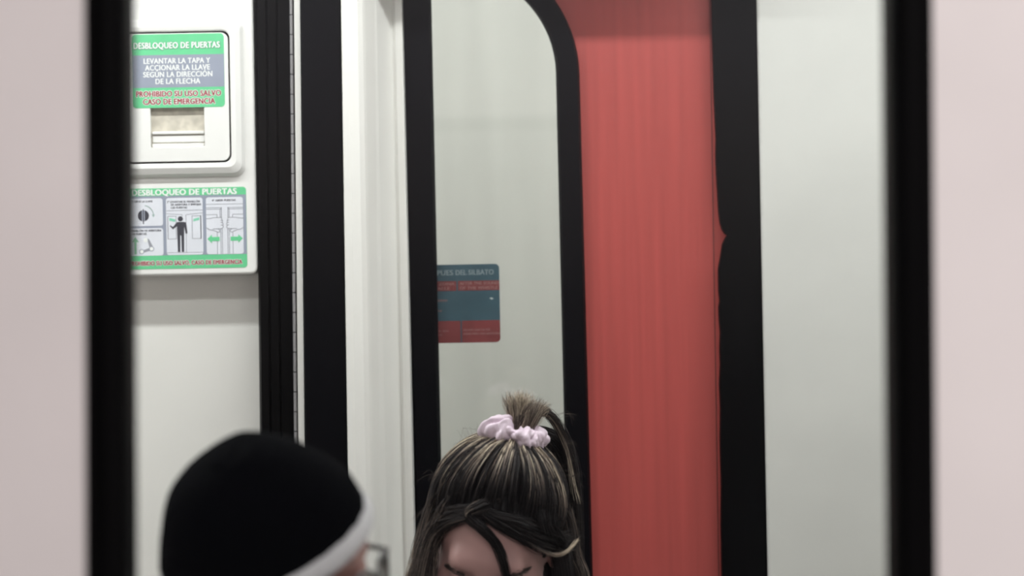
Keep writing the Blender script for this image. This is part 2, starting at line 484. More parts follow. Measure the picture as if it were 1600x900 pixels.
def lettering(name, lines, F, y, mat, parent, bold=0.0, ring=False):
    """lines: (text, x0, x1, y centre, cap height px); bold = overprint in px (all round when ring)"""
    bm = bmesh.new()
    if ring: sh = [(bold * math.cos(a), bold * math.sin(a)) for a in np.linspace(0, 2 * math.pi, 10, endpoint=False)]
    elif bold > 0: sh = [(-bold, 0), (0, 0), (bold, 0), (-bold * .5, -bold * .4), (bold * .5, -bold * .4), (-bold * .5, bold * .4), (bold * .5, bold * .4)]
    else: sh = [(0, 0)]
    for (txt, x0, x1, yc, hgt) in lines:
        cu = bpy.data.curves.new('lettering_curve', 'FONT')
        cu.body = txt; cu.size = 1.0; cu.resolution_u = 3
        cu.space_character = 1.06
        to = bpy.data.objects.new('lettering_tmp', cu)
        COL.objects.link(to)
        dg = bpy.context.evaluated_depsgraph_get()
        me = bpy.data.meshes.new_from_object(to.evaluated_get(dg))
        co = np.empty(len(me.vertices) * 3, 'f'); me.vertices.foreach_get('co', co); co = co.reshape(-1, 3)
        xa, xb = co[:, 0].min(), co[:, 0].max()
        for k, (dx, dy) in enumerate(sh):
            vs_ = []
            for c in co:
                q = F.p(x0 + (c[0] - xa) / (xb - xa) * (x1 - x0) + dx, yc + hgt / 2 - c[1] / CAPH * hgt + dy)
                vs_.append(bm.verts.new((q[0], y - k * 1e-6, q[1])))
            for f in me.polygons:
                bm.faces.new([vs_[i] for i in f.vertices])
        bpy.data.objects.remove(to); bpy.data.meshes.remove(me); bpy.data.curves.remove(cu)
    me = bpy.data.meshes.new(name)
    bm.to_mesh(me); bm.free()
    return link_mesh(name, me, mat, parent)
CAPH = 0.70

DH = 3.54                                         # front of the box housing
FB = Frame(290, 250, DH)
ebox = empty('emergency_release_box', (*FB.p(290, 430)[:1], DH + 0.06, FB.p(290, 430)[1]))
tag(ebox, 'white emergency door release box on the wall with a hinged lid', 'box')
bm = bmesh.new()
extrude_poly(bm, FB.rr(60, 399.5, -330, 430, 14, radii=(14, 10, 4, 4)), DH, DB)
from_bm('housing', bm, 'box', ebox, bevel=0.007, seg=4)
# raised surround of the lid
bm = bmesh.new()
S0 = FB.rr(178, 383, 30, 277, 16, 7); S1 = FB.rr(182, 379, 34, 272, 15, 7); S2 = FB.rr(190, 371, 43, 263, 13, 7); S3 = FB.rr(196, 363, 50, 255.5, 12, 7)
ring_frame(bm, [S0, S1, S2, S3, S3, S0], [DH - 0.002, DH - 0.009, DH - 0.013, DH - 0.012, DH + 0.001, DH + 0.001])
from_bm('lid_surround', bm, 'box', ebox, smooth=False, bevel=0.002, seg=3)
bm = bmesh.new()
extrude_poly(bm, FB.rr(195, 364, 49, 256.5, 12), DH - 0.0018, DH - 0.0002)
from_bm('lid_gap', bm, 'gap', ebox)
# lid with the finger recess
bm = bmesh.new()
DL = DH - 0.012
hole = FB.rr(238, 322, 150, 232, 5)
plate_with_hole(bm, FB.rr(199, 360.5, 53, 252.5, 11, 7), hole, DL, DH - 0.002)
lid = from_bm('lid', bm, 'box', ebox, bevel=0.0015, seg=3)
bm = bmesh.new()
H0 = FB.rr(237.5, 322.5, 149, 232.5, 5); H1 = FB.rr(241, 320, 152, 229, 3)
extrude_poly(bm, FB.rr(236, 323, 148, 234, 4), DH - 0.0035, DH - 0.0022)
tag(from_bm('finger_recess', bm, 'lid_dirt', lid), 'grimy beige finger recess in the lid')
bm = bmesh.new()
for (ya, yb, yd) in ((205.5, 210, 0.0085), (212, 222.5, 0.0060), (224.5, 232, 0.0102)):
    extrude_poly(bm, FB.rr(240, 321, ya, yb, 1.5), DH - yd, DH - 0.0034)
from_bm('recess_rib', bm, 'box', lid, bevel=0.001)

# upper sign, on the lid
FL = Frame(279, 110, DL)
s1 = empty('instruction_sign', (*FL.p(279, 168)[:1], DL, FL.p(279, 168)[1]))
tag(s1, 'green and grey unlock instructions stuck on the lid of the white box', 'sign')
yS = DL - 0.0004
shape('backing', [FL.rr(206, 350.5, 53, 168, 6)], yS, 'green', s1, 0.0004)
shape('text_band', [FL.rr(206.2, 350.3, 85.5, 136.5, 0.5)], yS - 0.0001, 'slate', s1)
lettering('heading_outline', [('DESBLOQUEO DE PUERTAS', 208.7, 344.6, 71, 10)], FL, yS - 0.0001, node_mat('label_dark_green', (0.08, 0.28, 0.16), 0.5), s1, 0.9, True)
lettering('heading', [('DESBLOQUEO DE PUERTAS', 209, 344, 70.5, 9.6)], FL, yS - 0.0003, 'txtwhite', s1, 0.45)
lettering('text_lines', [('LEVANTAR LA TAPA Y', 225, 328.5, 94.7, 8.3), ('ACCIONAR LA LLAVE', 227, 328, 105.2, 8.3),
                         ('SEGÚN LA DIRECCIÓN', 224, 331.5, 115.8, 8.3), ('DE LA FLECHA', 243, 312.5, 126.6, 8.3)], FL, yS - 0.0003, 'txtwhite', s1, 0.36)
W1 = [('PROHIBIDO SU USO SALVO', 212, 344.5, 146, 8.6), ('CASO DE EMERGENCIA', 223, 335, 158.3, 8.6)]
lettering('warning_outline', W1, FL, yS - 0.0001, 'txtwhite', s1, 1.1, True)
lettering('warning', W1, FL, yS - 0.0003, 'txtred', s1, 0.45)

# lower sign, on the housing
s2 = empty('pictogram_sign', (*FB.p(287, 420)[:1], DH, FB.p(287, 420)[1]))
tag(s2, 'green bordered sign with four instruction drawings below the lid of the white box', 'sign')
y2 = DH - 0.0004
shape('backing', [FB.rr(188, 383.5, 293.5, 419.5, 5)], y2, 'green', s2, 0.0004)
shape('drawing_field', [FB.rr(188.2, 383.3, 305.5, 398.5, 0.5)], y2 - 0.0001, 'slate', s2)
shape('panel', [FB.rr(192, 253, 309, 352, 4)], y2 - 0.0002, 'panelwhite', s2)
shape('panel', [FB.rr(192, 253, 355.5, 398.5, 4)], y2 - 0.0002, 'panelwhite', s2)
shape('panel', [FB.rr(258, 315.3, 309, 398, 4)], y2 - 0.0002, 'panelwhite', s2)
shape('panel', [FB.rr(320.5, 378.3, 309, 398, 4)], y2 - 0.0002, 'panelwhite', s2)
lettering('heading', [('DESBLOQUEO DE PUERTAS', 205, 368.5, 299.8, 9)], FB, y2 - 0.0003, 'txtwhite', s2, 0.65)
W2 = [('PROHIBIDO SU USO SALVO, CASO DE EMERGENCIA', 199.5, 375.5, 410.3, 6.6)]
lettering('warning_outline', W2, FB, y2 - 0.0001, 'txtwhite', s2, 0.9, True)
lettering('warning', W2, FB, y2 - 0.0003, 'txtred', s2, 0.35)
for cap in ([('1º GIRAR LA LLAVE', 204, 237, 313.6, 3)],
            [('2º MANILLÓN DE APERTURA', 197, 250, 359.3, 3.2), ('DE PUERTAS', 204, 227, 364.4, 3.2)],
            [('3º LEVANTAR EL MANILLÓN', 260, 311, 315, 3), ('DE APERTURA Y EMPUJAR', 266, 313, 319.6, 3), ('LAS PUERTAS', 266, 291, 324.2, 3)],
            [('4º ABRIR PUERTAS', 330, 367, 314, 3)]):
    lettering('caption', cap, FB, y2 - 0.0003, 'ink', s2, 0.2)
yk = y2 - 0.0003
# lock symbol with turning arrow
def half_disc(F, cx, cy, rad, xa, xb):
    P = []
    N = 14
    for i in range(N + 1):
        x = xa + (xb - xa) * i / N; P.append((x, cy - math.sqrt(max(0, rad * rad - (x - cx) ** 2))))
    for i in range(N, -1, -1):
        x = xa + (xb - xa) * i / N; P.append((x, cy + math.sqrt(max(0, rad * rad - (x - cx) ** 2))))
    Q = [P[0]]
    for q in P[1:]:
        if abs(q[0] - Q[-1][0]) + abs(q[1] - Q[-1][1]) > 1e-4: Q.append(q)
    if abs(Q[0][0] - Q[-1][0]) + abs(Q[0][1] - Q[-1][1]) < 1e-4: Q.pop()
    return F.pts(Q)
shape('lock_symbol', [half_disc(FB, 222.4, 336, 8.9, 213.6, 220.0), half_disc(FB, 222.4, 336, 8.9, 224.8, 231.2), FB.rr(221.6, 223.3, 325.5, 349, 0.7)], yk, 'ink', s2)
shape('lock_slot', [FB.rr(220.1, 221.4, 327.5, 344.5, 0.3), FB.rr(223.5, 224.7, 327.5, 344.5, 0.3)], yk, 'slate', s2)
arc = [(222.4 + 16 * math.sin(t), 336 - 16 * math.cos(t)) for t in np.linspace(0.2, 1.45, 9)]
shape('turning_arrow', thick_line(FB, arc, 1.4) + [FB.pts([(235.8, 334.2), (240.6, 334.2), (238.2, 339)])], yk, node_mat('label_pale_green', (0.36, 0.50, 0.47), 0.5), s2)
# lever with lifting arrow
shape('lifting_arrow', [FB.pts([(208.6, 369), (214.5, 377), (210.6, 377), (210.6, 396), (207, 396), (207, 377), (203, 377)])], yk, node_mat('label_leaf_green', (0.25, 0.52, 0.33), 0.5), s2)
lever = [FB.pts([(227.5, 371.5), (230.5, 372.5), (236.8, 384.5), (231.5, 386.5)]), FB.pts([(221, 390), (231, 386.3), (232.5, 390.8), (222.5, 393.5)])]
shape('lever_link', lever, yk, node_mat('label_mid_grey', (0.33, 0.34, 0.38), 0.5), s2)
shape('lever_pivot_rim', [FB.circ(218.8, 392, 4.1), FB.circ(234.4, 387.8, 4.1)], yk - 0.0001, 'slate', s2)
shape('lever_pivot', [FB.circ(218.8, 392, 2.9), FB.circ(234.4, 387.8, 2.9), FB.circ(225.5, 374, 3.4)], yk - 0.0002, 'txtwhite', s2)
# man at the doors
LN = thick_line(FB, [(258.5, 329), (314.8, 328.5)], .8) + thick_line(FB, [(258.5, 333.5), (283, 335.5), (283, 338)], .7) + thick_line(FB, [(289, 394), (289, 335.5), (314.8, 333)], .7) \
    + thick_line(FB, [(258.5, 394.5), (314.8, 394.5)], .7)
LN += thick_line(FB, [(260.5, 337.5), (273.5, 337.5), (273.5, 373), (260.5, 373)], .8)
LN += thick_line(FB, [(298.5, 373), (312, 373), (312, 337.5), (298.5, 337.5), (298.5, 373)], .8)
LN += thick_line(FB, [(312, 338), (312, 373)], 1.5) + thick_line(FB, [(260.5, 338), (260.5, 373)], 1.2)
shape('door_outline', LN, yk, 'grey', s2)
M['mint'] = node_mat('label_mint', (0.24, 0.62, 0.44), 0.5)
for q in ([(263, 340), (272.5, 342.5), (272, 346.5), (263, 344.5)], [(300.5, 342.3), (310, 339.8), (310, 344), (300.5, 346.3)]):
    shape('door_label', [FB.pts(q)], yk, 'mint', s2)
shape('man_symbol', [FB.circ(280.2, 341.8, 4.0),
    FB.pts([(274.5, 347), (277, 346.6), (285, 346.6), (288.5, 347.2), (289.4, 349.5), (291, 364.8), (288.3, 365.2), (286, 354), (285.6, 367.8), (274.9, 367.8), (274.8, 353.2), (268.3, 358), (263.4, 352.6), (264.4, 351.5), (268.4, 354.4)]),
    FB.pts([(275, 367.5), (279.6, 367.5), (279.2, 393.5), (275.6, 393.5)]), FB.pts([(281.2, 367.5), (285.6, 367.5), (285.2, 393.5), (281.6, 393.5)])], yk - 0.0001, 'ink', s2)
# two hands pulling the leaves apart
def mir(P): return [(699.2 - x, y) for (x, y) in P]
HL = [(320.8, 342.5), (328, 342), (332, 340.8), (344.5, 340.8)]
lines = []
for f in (lambda P: P, mir):
    lines += thick_line(FB, f([(320.8, 325.4), (344.8, 325.4)]), .8) + thick_line(FB, f([(320.8, 327.7), (344.8, 327.7)]), .8) + thick_line(FB, f([(320.8, 336.2), (337.4, 336.2), (337.4, 341)]), .8)
    lines += thick_line(FB, f([(342.3, 327), (342.3, 341)]), .8) + thick_line(FB, f([(344.4, 325), (344.4, 341)]), 1.1)
    lines += thick_line(FB, f([(337.4, 364), (337.4, 397.5)]), .8) + thick_line(FB, f([(343, 358), (343, 397.5)]), .8) + thick_line(FB, f([(345.3, 358), (345.3, 397.5)]), .8)
lines += thick_line(FB, [(320.8, 320), (378, 320)], .7)
shape('leaf_outline', lines, yk, 'grey', s2)
hand = [(320.8, 342.5), (328, 342), (332, 340.8), (344.5, 341), (345, 344), (346.2, 346), (345.6, 348.5), (347, 351), (346, 353.5), (347.2, 355.5), (345, 358), (338.5, 358.4), (341.5, 360.5), (341, 363.5), (339, 364), (331, 360.5), (325, 359.5), (320.8, 356.5)]
shape('hand_fill', [FB.pts(hand), FB.pts(mir(hand)[::-1])], yk - 0.00005, 'panelwhite', s2)
hl = []
for f in (lambda P: P, mir):
    hl += thick_line(FB, f(hand), .8)
    for q in ((345.4, 345.6, 343), (345.6, 349, 343), (346, 353, 343.4)):
        hl += thick_line(FB, f([(q[0], q[1]), (q[2], q[1] - .5)]), .8)
    hl += thick_line(FB, f([(331, 358.6), (338.5, 358.4)]), .9)
shape('hand_outline', hl, yk - 0.0002, 'grey', s2)
arrow = [(322, 374), (329, 367.3), (329, 371), (341, 371), (341, 377.5), (329, 377.5), (329, 381)]
shape('pulling_arrow', [FB.pts(arrow), FB.pts(mir(arrow)[::-1])], yk - 0.0002, 'green', s2)

# blue and red sticker seen through the door glass
FK = Frame(731, 474, 3.639)
s3 = empty('whistle_sticker', (*FK.p(731, 536)[:1], 3.639, FK.p(731, 536)[1]))
tag(s3, 'blue and red warning sticker seen through the glass of the red door', 'sticker')
shape('backing', [FK.rr(600, 781, 413, 535.5, 7)], 3.6390, 'teal', s3, 0.0006)
shape('red_band', [FK.rr(600.2, 713.5, 438.8, 454, 0.5), FK.rr(716, 780.8, 438.8, 454, 0.5)], 3.6389, 'stred', s3)
shape('red_panel', [FK.rr(600.2, 719, 501, 535.3, 1, radii=(6, .4, .4, .4)), FK.rr(721, 780.8, 501, 535.3, 1, radii=(.4, 6, .4, .4))], 3.6389, 'stred', s3)
lettering('heading', [('NO ENTRAR NI SALIR', 604, 660, 425.5, 6), ('DESPUES', 664, 708.5, 425.5, 8), ('DEL', 713, 729.5, 425.5, 8), ('SILBATO', 733, 772, 425.5, 8)], FK, 3.6386, 'sttext', s3, 0.4)
lettering('band_lettering', [('NO ENTRAR EN LA ZONA', 610, 711, 443, 4.4), ('DETRÁS DE LA CALLE', 616, 703, 450, 4.4), ('AFTER THE SOUND', 719, 779.5, 442.7, 4.6), ('OF THE WHISTLE', 719, 778, 449.8, 4.6)], FK, 3.6386, 'stpink', s3, 0.3)
for sp in ([('DURANTE EL CIERRE', 640, 699, 469, 3)], [('DE PUERTAS', 650, 690, 485, 3)], [('NO APOYARSE EN', 640, 700, 516.5, 2.6), ('LAS PUERTAS', 645, 690, 522.5, 2.6)],
           [('DO NOT LEAN ON THE', 724, 765, 515.5, 2.8), ('DOORS WHILE THEY ARE MOVING', 724, 780, 521.5, 2.8)]):
    lettering('small_print', sp, FK, 3.6386, 'stpink', s3, 0.2)
shape('chipped_spot', [FK.pts([(765, 466.2), (768.5, 465.4), (771, 467), (770.2, 468.4), (767, 468.2)])], 3.6386, 'chip', s3)

# ------------------------------------------------------------------ signed-distance bodies meshed by surface nets
def smin(a, b, k):
    h = np.clip(0.5 + 0.5 * (b - a) / k, 0, 1)
    return b + (a - b) * h - k * h * (1 - h)
def smax(a, b, k): return -smin(-a, -b, k)
def sd_ell(P, c, r):
    q = (P - np.array(c, 'f'))
    r = np.array(r, 'f')
    k0 = np.sqrt(((q / r) ** 2).sum(-1)); k1 = np.sqrt(((q / (r * r)) ** 2).sum(-1)) + 1e-9
    return k0 * (k0 - 1) / k1
def sd_cap(P, a, b, r1, r2):
    a = np.array(a, 'f'); b = np.array(b, 'f'); ab = b - a
    h = np.clip(((P - a) @ ab) / (ab @ ab), 0, 1)
    d = P - a - h[..., None] * ab
    return np.sqrt((d * d).sum(-1)) - (r1 + (r2 - r1) * h)

def surface_nets(f, xs, ys, zs):
    xs, ys, zs = (np.array(v, 'f') for v in (xs, ys, zs))
    V = np.empty((len(xs), len(ys), len(zs)), 'f')
    YY, ZZ = np.meshgrid(ys, zs, indexing='ij')
    for i0 in range(0, len(xs), 24):
        xx = xs[i0:i0 + 24]
        P = np.empty((len(xx), len(ys), len(zs), 3), 'f')
        P[..., 0] = xx[:, None, None]; P[..., 1] = YY[None]; P[..., 2] = ZZ[None]
        V[i0:i0 + 24] = f(P)
    V[0] = V[-1] = 1; V[:, 0] = V[:, -1] = 1; V[:, :, 0] = V[:, :, -1] = 1
    S = V < 0
    nx, ny, nz = (n - 1 for n in V.shape)
    acc = np.zeros((nx, ny, nz, 3), 'f'); cnt = np.zeros((nx, ny, nz), 'f')
    G = [xs, ys, zs]
    quads = []
    for ax in range(3):
        sl0 = [slice(None)] * 3; sl1 = [slice(None)] * 3
        sl0[ax] = slice(0, -1); sl1[ax] = slice(1, None)
        A = V[tuple(sl0)]; B = V[tuple(sl1)]
        idx = np.argwhere(S[tuple(sl0)] != S[tuple(sl1)])
        va = A[tuple(idx.T)]; vb = B[tuple(idx.T)]
        t = va / (va - vb)
        pos = np.stack([G[k][idx[:, k]] for k in range(3)], -1)
        pos[:, ax] += t * (G[ax][idx[:, ax] + 1] - G[ax][idx[:, ax]])
        o1, o2 = [(1, 2), (2, 0), (0, 1)][ax]
        cells = []
        for (da, db) in ((0, 0), (-1, 0), (-1, -1), (0, -1)):
            c = idx.copy(); c[:, o1] += da; c[:, o2] += db
            cells.append(c)
            np.add.at(acc, tuple(c.T), pos); np.add.at(cnt, tuple(c.T), 1)
        q = np.stack([np.ravel_multi_index(c.T, (nx, ny, nz)) for c in cells], -1)
        flip = va > 0
        q[flip] = q[flip][:, ::-1]
        quads.append(q)
    quads = np.concatenate(quads)
    used = np.flatnonzero(cnt.ravel() > 0)
    remap = np.full(nx * ny * nz, -1, np.int64); remap[used] = np.arange(len(used))
    verts = (acc.reshape(-1, 3)[used] / cnt.ravel()[used][:, None])
    return verts, remap[quads]

def np_mesh(name, verts, faces, mat, parent=None, smooth=True):
    me = bpy.data.meshes.new(name)
    me.from_pydata(np.asarray(verts, float).tolist(), [], np.asarray(faces).tolist())
    me.update()
    return link_mesh(name, me, mat, parent, smooth)

def head_sdf(Q, slim=1.0):
    d = sd_ell(Q, (0, -.012, .030), (.074 * slim, .094, .083))
    d = smin(d, sd_ell(Q, (0, .020, -.035), (.062 * slim, .068, .078)), .03)
    d = smin(d, sd_ell(Q, (0, .048, -.088), (.030, .030, .026)), .03)
    d = smin(d, sd_cap(Q, (-.032, .077, .022), (.032, .077, .022), .013, .013), .022)
    for s in (-1, 1):
        d = smax(d, -sd_ell(Q, (s * .031, .094, .0), (.018, .014, .011)), .012)
        d = smin(d, sd_ell(Q, (s * .042, .055, -.030), (.024, .022, .022)), .03)
        d = smin(d, sd_ell(Q, (s * .031, .0745, .0015), (.0135, .0135, .0105)), .004)
        d = smin(d, sd_ell(Q, (s * .011, .094, -.040), (.008, .010, .007)), .006)
        e = sd_ell(Q, (s * .0765, -.012, -.006), (.0085, .019, .031))
        e = smax(e, -sd_ell(Q, (s * .087, -.006, -.004), (.008, .010, .019)), .006)
        d = smin(d, e, .008)
    d = smin(d, sd_cap(Q, (0, .088, .008), (0, .108, -.036), .0075, .0115), .012)
    d = smin(d, sd_ell(Q, (0, .086, -.066), (.023, .011, .0055)), .006)
    d = smin(d, sd_ell(Q, (0, .084, -.0765), (.019, .011, .0065)), .006)
    return d

class Figure:
    """a standing person: head pose given by centre Hc, axes (right, face, up); body faces bdir"""
    def __init__(s, Hc, Mh, bdir, back, scale=1.0, zs=None, hs=1.0):
        s.Hc = np.array(Hc); s.Mh = Mh; s.hs = hs
        bd = np.array([bdir[0], bdir[1], 0.0]); bd /= np.linalg.norm(bd)
        s.B = np.stack([np.array([bd[1], -bd[0], 0]), bd, np.array([0, 0, 1.0])])      # rows: right, fwd, up
        s.zs = zs
        base = s.Hc - bd * back
        s.O = np.array([base[0], base[1], 0.0])
    def loc(s, P): return (P - s.O) @ s.B.T
    def wld(s, q): return np.asarray(q) @ s.B + s.O
    def hl(s, P): return ((P - s.Hc) @ s.Mh) / s.hs
    def head(s, P): return head_sdf(s.hl(P)) * s.hs
    def torso(s, p):
        zs = s.zs
        d = sd_ell(p, (0, .005, zs - .13), (.150, .098, .175))
        d = smin(d, sd_cap(p, (-.13, -.005, zs - .01), (.13, -.005, zs - .01), .048, .048), .05)
        d = smin(d, sd_ell(p, (0, .0, zs - .32), (.122, .086, .15)), .06)
        return smin(d, sd_ell(p, (0, -.008, zs - .46), (.155, .102, .12)), .06)
    def arms(s, p, grow=0.0):
        zs = s.zs; d = None
        for sd in (-1, 1):
            c = sd_cap(p, (sd * .165, -.005, zs - .015), (sd * .215, -.025, zs - .29), .047 + grow, .037 + grow)
            c = smin(c, sd_cap(p, (sd * .215, -.025, zs - .29), (sd * .222, .055, zs - .52), .037 + grow, .026 + grow), .02)
            d = c if d is None else np.minimum(d, c)
        return d
    def legs(s, p, grow=0.0):
        zs = s.zs; d = None
        for sd in (-1, 1):
            hp = (sd * .080, 0, zs - .50); kn = (sd * .086, .012, .43); an = (sd * .088, -.02, .09)
            c = smin(sd_cap(p, hp, kn, .080 + grow, .054 + grow), sd_cap(p, kn, an, .054 + grow, .037 + grow), .03)
            d = c if d is None else np.minimum(d, c)
        return d
    def feet(s, p, grow=0.0):
        d = None
        for sd in (-1, 1):
            c = smax(sd_ell(p, (sd * .09, .045, .036), (.044 + grow, .125 + grow, .045 + grow)), -(p[..., 2] - .002), .01)
            d = c if d is None else np.minimum(d, c)
        return d
    def hands(s, p):
        zs = s.zs; d = None
        for sd in (-1, 1):
            W = np.array([sd * .222, .055, zs - .52])
            c = sd_ell(p, W + (0, .010, -.052), (.0145, .037, .046))
            for (dy, ln) in ((-.026, .058), (-.009, .074), (.009, .080), (.026, .070)):
                a = W + (0, .014 + dy, -.088); b = a + (-sd * .008, .006, -ln * .5); e = b + (-sd * .020, .004, -ln * .42)
                c = smin(c, smin(sd_cap(p, a, b, .0085, .008), sd_cap(p, b, e, .008, .0068), .004), .006)
            a = W + (0, .036, -.035); b = a + (-sd * .012, .022, -.028); e = b + (-sd * .012, .006, -.028)
            c = smin(c, smin(sd_cap(p, a, b, .0115, .0095), sd_cap(p, b, e, .0095, .0075), .004), .008)
            d = c if d is None else np.minimum(d, c)
        return d
    def body(s, P):
        p = s.loc(P)
        nk0 = s.Hc + s.Mh @ np.array([0, -.028, -.055]) * s.hs
        nk1 = s.wld((0, -.012, s.zs + .01))
        d = smin(s.head(P), sd_cap(P, nk0, nk1, .050, .056), .025)
        b = smin(s.torso(p), s.legs(p), .05)
        b = smin(b, s.arms(p), .03)
        b = smin(b, s.hands(p), .018)
        b = smin(b, s.feet(p), .03)
        return smin(d, b, .03)
    def grid(s, step, zlo=0.0, zhi=None, fine=True):
        c = s.O
        ext = np.abs(s.B[0]) * .30 + np.abs(s.B[1]) * .22
        ztop = s.Hc[2] + .16 if zhi is None else zhi
        xs = np.arange(c[0] - ext[0] - .03, c[0] + ext[0] + .03, step)
        ys0 = min(c[1] - ext[1], s.Hc[1] - .15); ys1 = max(c[1] + ext[1], s.Hc[1] + .15)
        ys = np.arange(ys0 - .02, ys1 + .02, step)
        if fine:
            zs = np.concatenate([np.arange(zlo - .02, s.Hc[2] - .17, .010), np.arange(s.Hc[2] - .17, ztop, .0035)])
        else: zs = np.arange(zlo - .02, ztop, step * 1.4)
        return xs, ys, zs
    def dress(s, root, coatname, coatmat, coatlabel, skin):
        v, f = surface_nets(s.body, *s.grid(.004))
        np_mesh('body', v, f, skin, root)
        zs = s.zs
        def coat(P):
            p = s.loc(P)
            d = smin(s.torso(p) - .014, s.arms(p, .012), .03)
            sk = sd_cap(p, (0, -.005, zs - .45), (0, -.005, zs - .62), .150, .165)
            sk = smax(sk, np.abs(p[..., 1] + .005) - .125, .05)
            d = smin(d, sk, .05)
            d = smin(d, sd_cap(p, (0, -.012, zs + .015), (0, -.016, zs + .055), .072, .066), .03)
            d = np.maximum(d, -sd_cap(p, (0, -.012, zs + .05), (0, -.02, zs + .14), .060, .062))
            d = np.maximum(d, p[..., 2] - (zs + .075 - .3 * np.maximum(p[..., 1], 0)))
            d = np.maximum(d, (zs - .70) - p[..., 2])
            cuff = (zs - .505) - p[..., 2]
            return np.where(np.abs(p[..., 0]) > .188, np.maximum(d, cuff), d)
        v, f = surface_nets(coat, *s.grid(.007, zs - .75, zs + .12, False))
        o = np_mesh(coatname, v, f, coatmat, root)
        if coatlabel: o['label'] = coatlabel
        def pants(P):
            p = s.loc(P)
            d = smin(s.legs(p, .012), sd_ell(p, (0, -.008, zs - .47), (.160, .108, .12)), .05)
            d = np.maximum(d, p[..., 2] - (zs - .42))
            return np.maximum(d, .085 - p[..., 2])
        v, f = surface_nets(pants, *s.grid(.008, .05, zs - .38, False))
        np_mesh('trousers', v, f, 'trousers', root)
        for sd in (-1, 1):
            def shoe(P):
                p = s.loc(P)
                d = sd_ell(p, (sd * .09, .045, .036), (.050, .134, .052))
                d = smin(d, sd_cap(p, (sd * .088, -.02, .05), (sd * .088, -.02, .115), .050, .049), .03)
                d = np.maximum(d, p[..., 2] - .115)
                return np.maximum(d, .0005 - p[..., 2])
            v, f = surface_nets(shoe, *s.grid(.006, 0.0, .14, False))
            np_mesh('shoe', v, f, 'shoe', root)

def axes(pitch, yaw, roll, face0):
    """columns right, face, up. face0 = heading angle of the face in the ground plane; pitch > 0 bows the head"""
    f = np.array([math.cos(face0 + yaw), math.sin(face0 + yaw), 0.0]); u = np.array([0, 0, 1.0]); r = np.cross(f, u)
    f2 = f * math.cos(pitch) - u * math.sin(pitch); u2 = u * math.cos(pitch) + f * math.sin(pitch)
    r3 = r * math.cos(roll) + u2 * math.sin(roll); u3 = u2 * math.cos(roll) - r * math.sin(roll)
    return np.stack([r3, f2, u3], 1)

# ------------------------------------------------------------------ woman with the scrunchie
DW = 3.12
HcW = U(772, 846, DW)
MW = axes(R(30), R(-9), R(9), R(-90))
W = Figure(HcW, MW, (-.10, -1.0), .055, zs=HcW[2] - .185)
woman = empty('person', (W.O[0], W.O[1], 0))
tag(woman, 'woman with streaked hair in a topknot ponytail, head bowed, facing the near window', 'person')
W.dress(woman, 'coat', 'coat', None, 'skin')
def hw(q): return HcW + MW @ np.asarray(q)                  # head-local -> world
def hwN(Q): return HcW + Q @ MW.T
for sd in (-1, 1):
    bm = bmesh.new(); bmesh.ops.create_uvsphere(bm, u_segments=16, v_segments=10, radius=.0118)
    bmesh.ops.translate(bm, verts=bm.verts, vec=Vector(hw((sd * .031, .0752, -.0005))))
    from_bm('eye', bm, 'eye', woman, smooth=True)

def S(px, py, lift=0.0):
    """point where the camera ray through a photo pixel meets the woman's head, lifted outward"""
    o = CAM; dr = U(px, py, 1.0) - CAM
    t = DW - .2
    for _ in range(90):
        p = o + t * dr
        q = W.hl(p[None])
        d = float(np.minimum(head_sdf(q)[0], sd_ell(q, (0, -.012, .030), (.074, .094, .083))[0])) - lift
        if d < .0003: return p
        t += max(d, .0004) * .9
        if t > DW + .12: break
    return U(px, py, DW + .01)

def strands_mesh(name, batches, mat, parent, extra=None):
    """batches: list of (paths (S,N,3), radius (S,N), tint (S,N)); each strand a three-sided tapered tube"""
    VV, FF, TT = [], [], []
    off = 0
    for (P, rad, tint) in batches:
        Sn, N, _ = P.shape
        T = np.gradient(P, axis=1); T /= np.linalg.norm(T, axis=2, keepdims=True) + 1e-9
        ref = np.array([0.31, 0.83, 0.46])
        A = np.cross(T, ref); A /= np.linalg.norm(A, axis=2, keepdims=True) + 1e-9
        Bv = np.cross(T, A)
        ph = RNG.random(Sn) * 6.28
        rings = []
        for k in range(3):
            a = ph + k * 2.0944
            rings.append(P + rad[..., None] * (np.cos(a)[:, None, None] * A + np.sin(a)[:, None, None] * Bv))
        V = np.stack(rings, 2)                                          # S,N,3,3
        idx = off + np.arange(Sn * N * 3).reshape(Sn, N, 3)
        for k in range(3):
            j = (k + 1) % 3
            FF.append(np.stack([idx[:, :-1, k], idx[:, :-1, j], idx[:, 1:, j], idx[:, 1:, k]], -1).reshape(-1, 4))
        VV.append(V.reshape(-1, 3)); TT.append(np.repeat(tint.reshape(-1), 3))
        off += Sn * N * 3
    if extra is not None:
        ev, ef, et = extra
        VV.append(ev); TT.append(np.full(len(ev), et)); FF.append(np.asarray(ef) + off)
    V = np.concatenate(VV); F = np.concatenate(FF); T = np.concatenate(TT)
    o = np_mesh(name, V, F, mat, parent)
    at = o.data.attributes.new('tint', 'FLOAT', 'POINT')
    at.data.foreach_set('value', T.astype('f'))
    return o

def smoothstep(a, b, x):
    t = np.clip((x - a) / (b - a), 0, 1); return t * t * (3 - 2 * t)

CC = np.array([0, -.012, .030]); CR = np.array([.074, .094, .083])
pony = np.array([-.010, -.034, .075]); pony = pony / np.linalg.norm(pony)      # ponytail direction from the cranium centre
def scalp(dirs, lift):
    return CC + dirs * CR * (1 + (lift / .083)[..., None])
PB = CC + pony * CR * 1.0 + pony * .012                                       # where the hair is gathered (head-local)
PBw = hw(PB)
pax = MW @ pony
pax = pax + np.array([.10, 0.0, 0.1]); pax /= np.linalg.norm(pax)

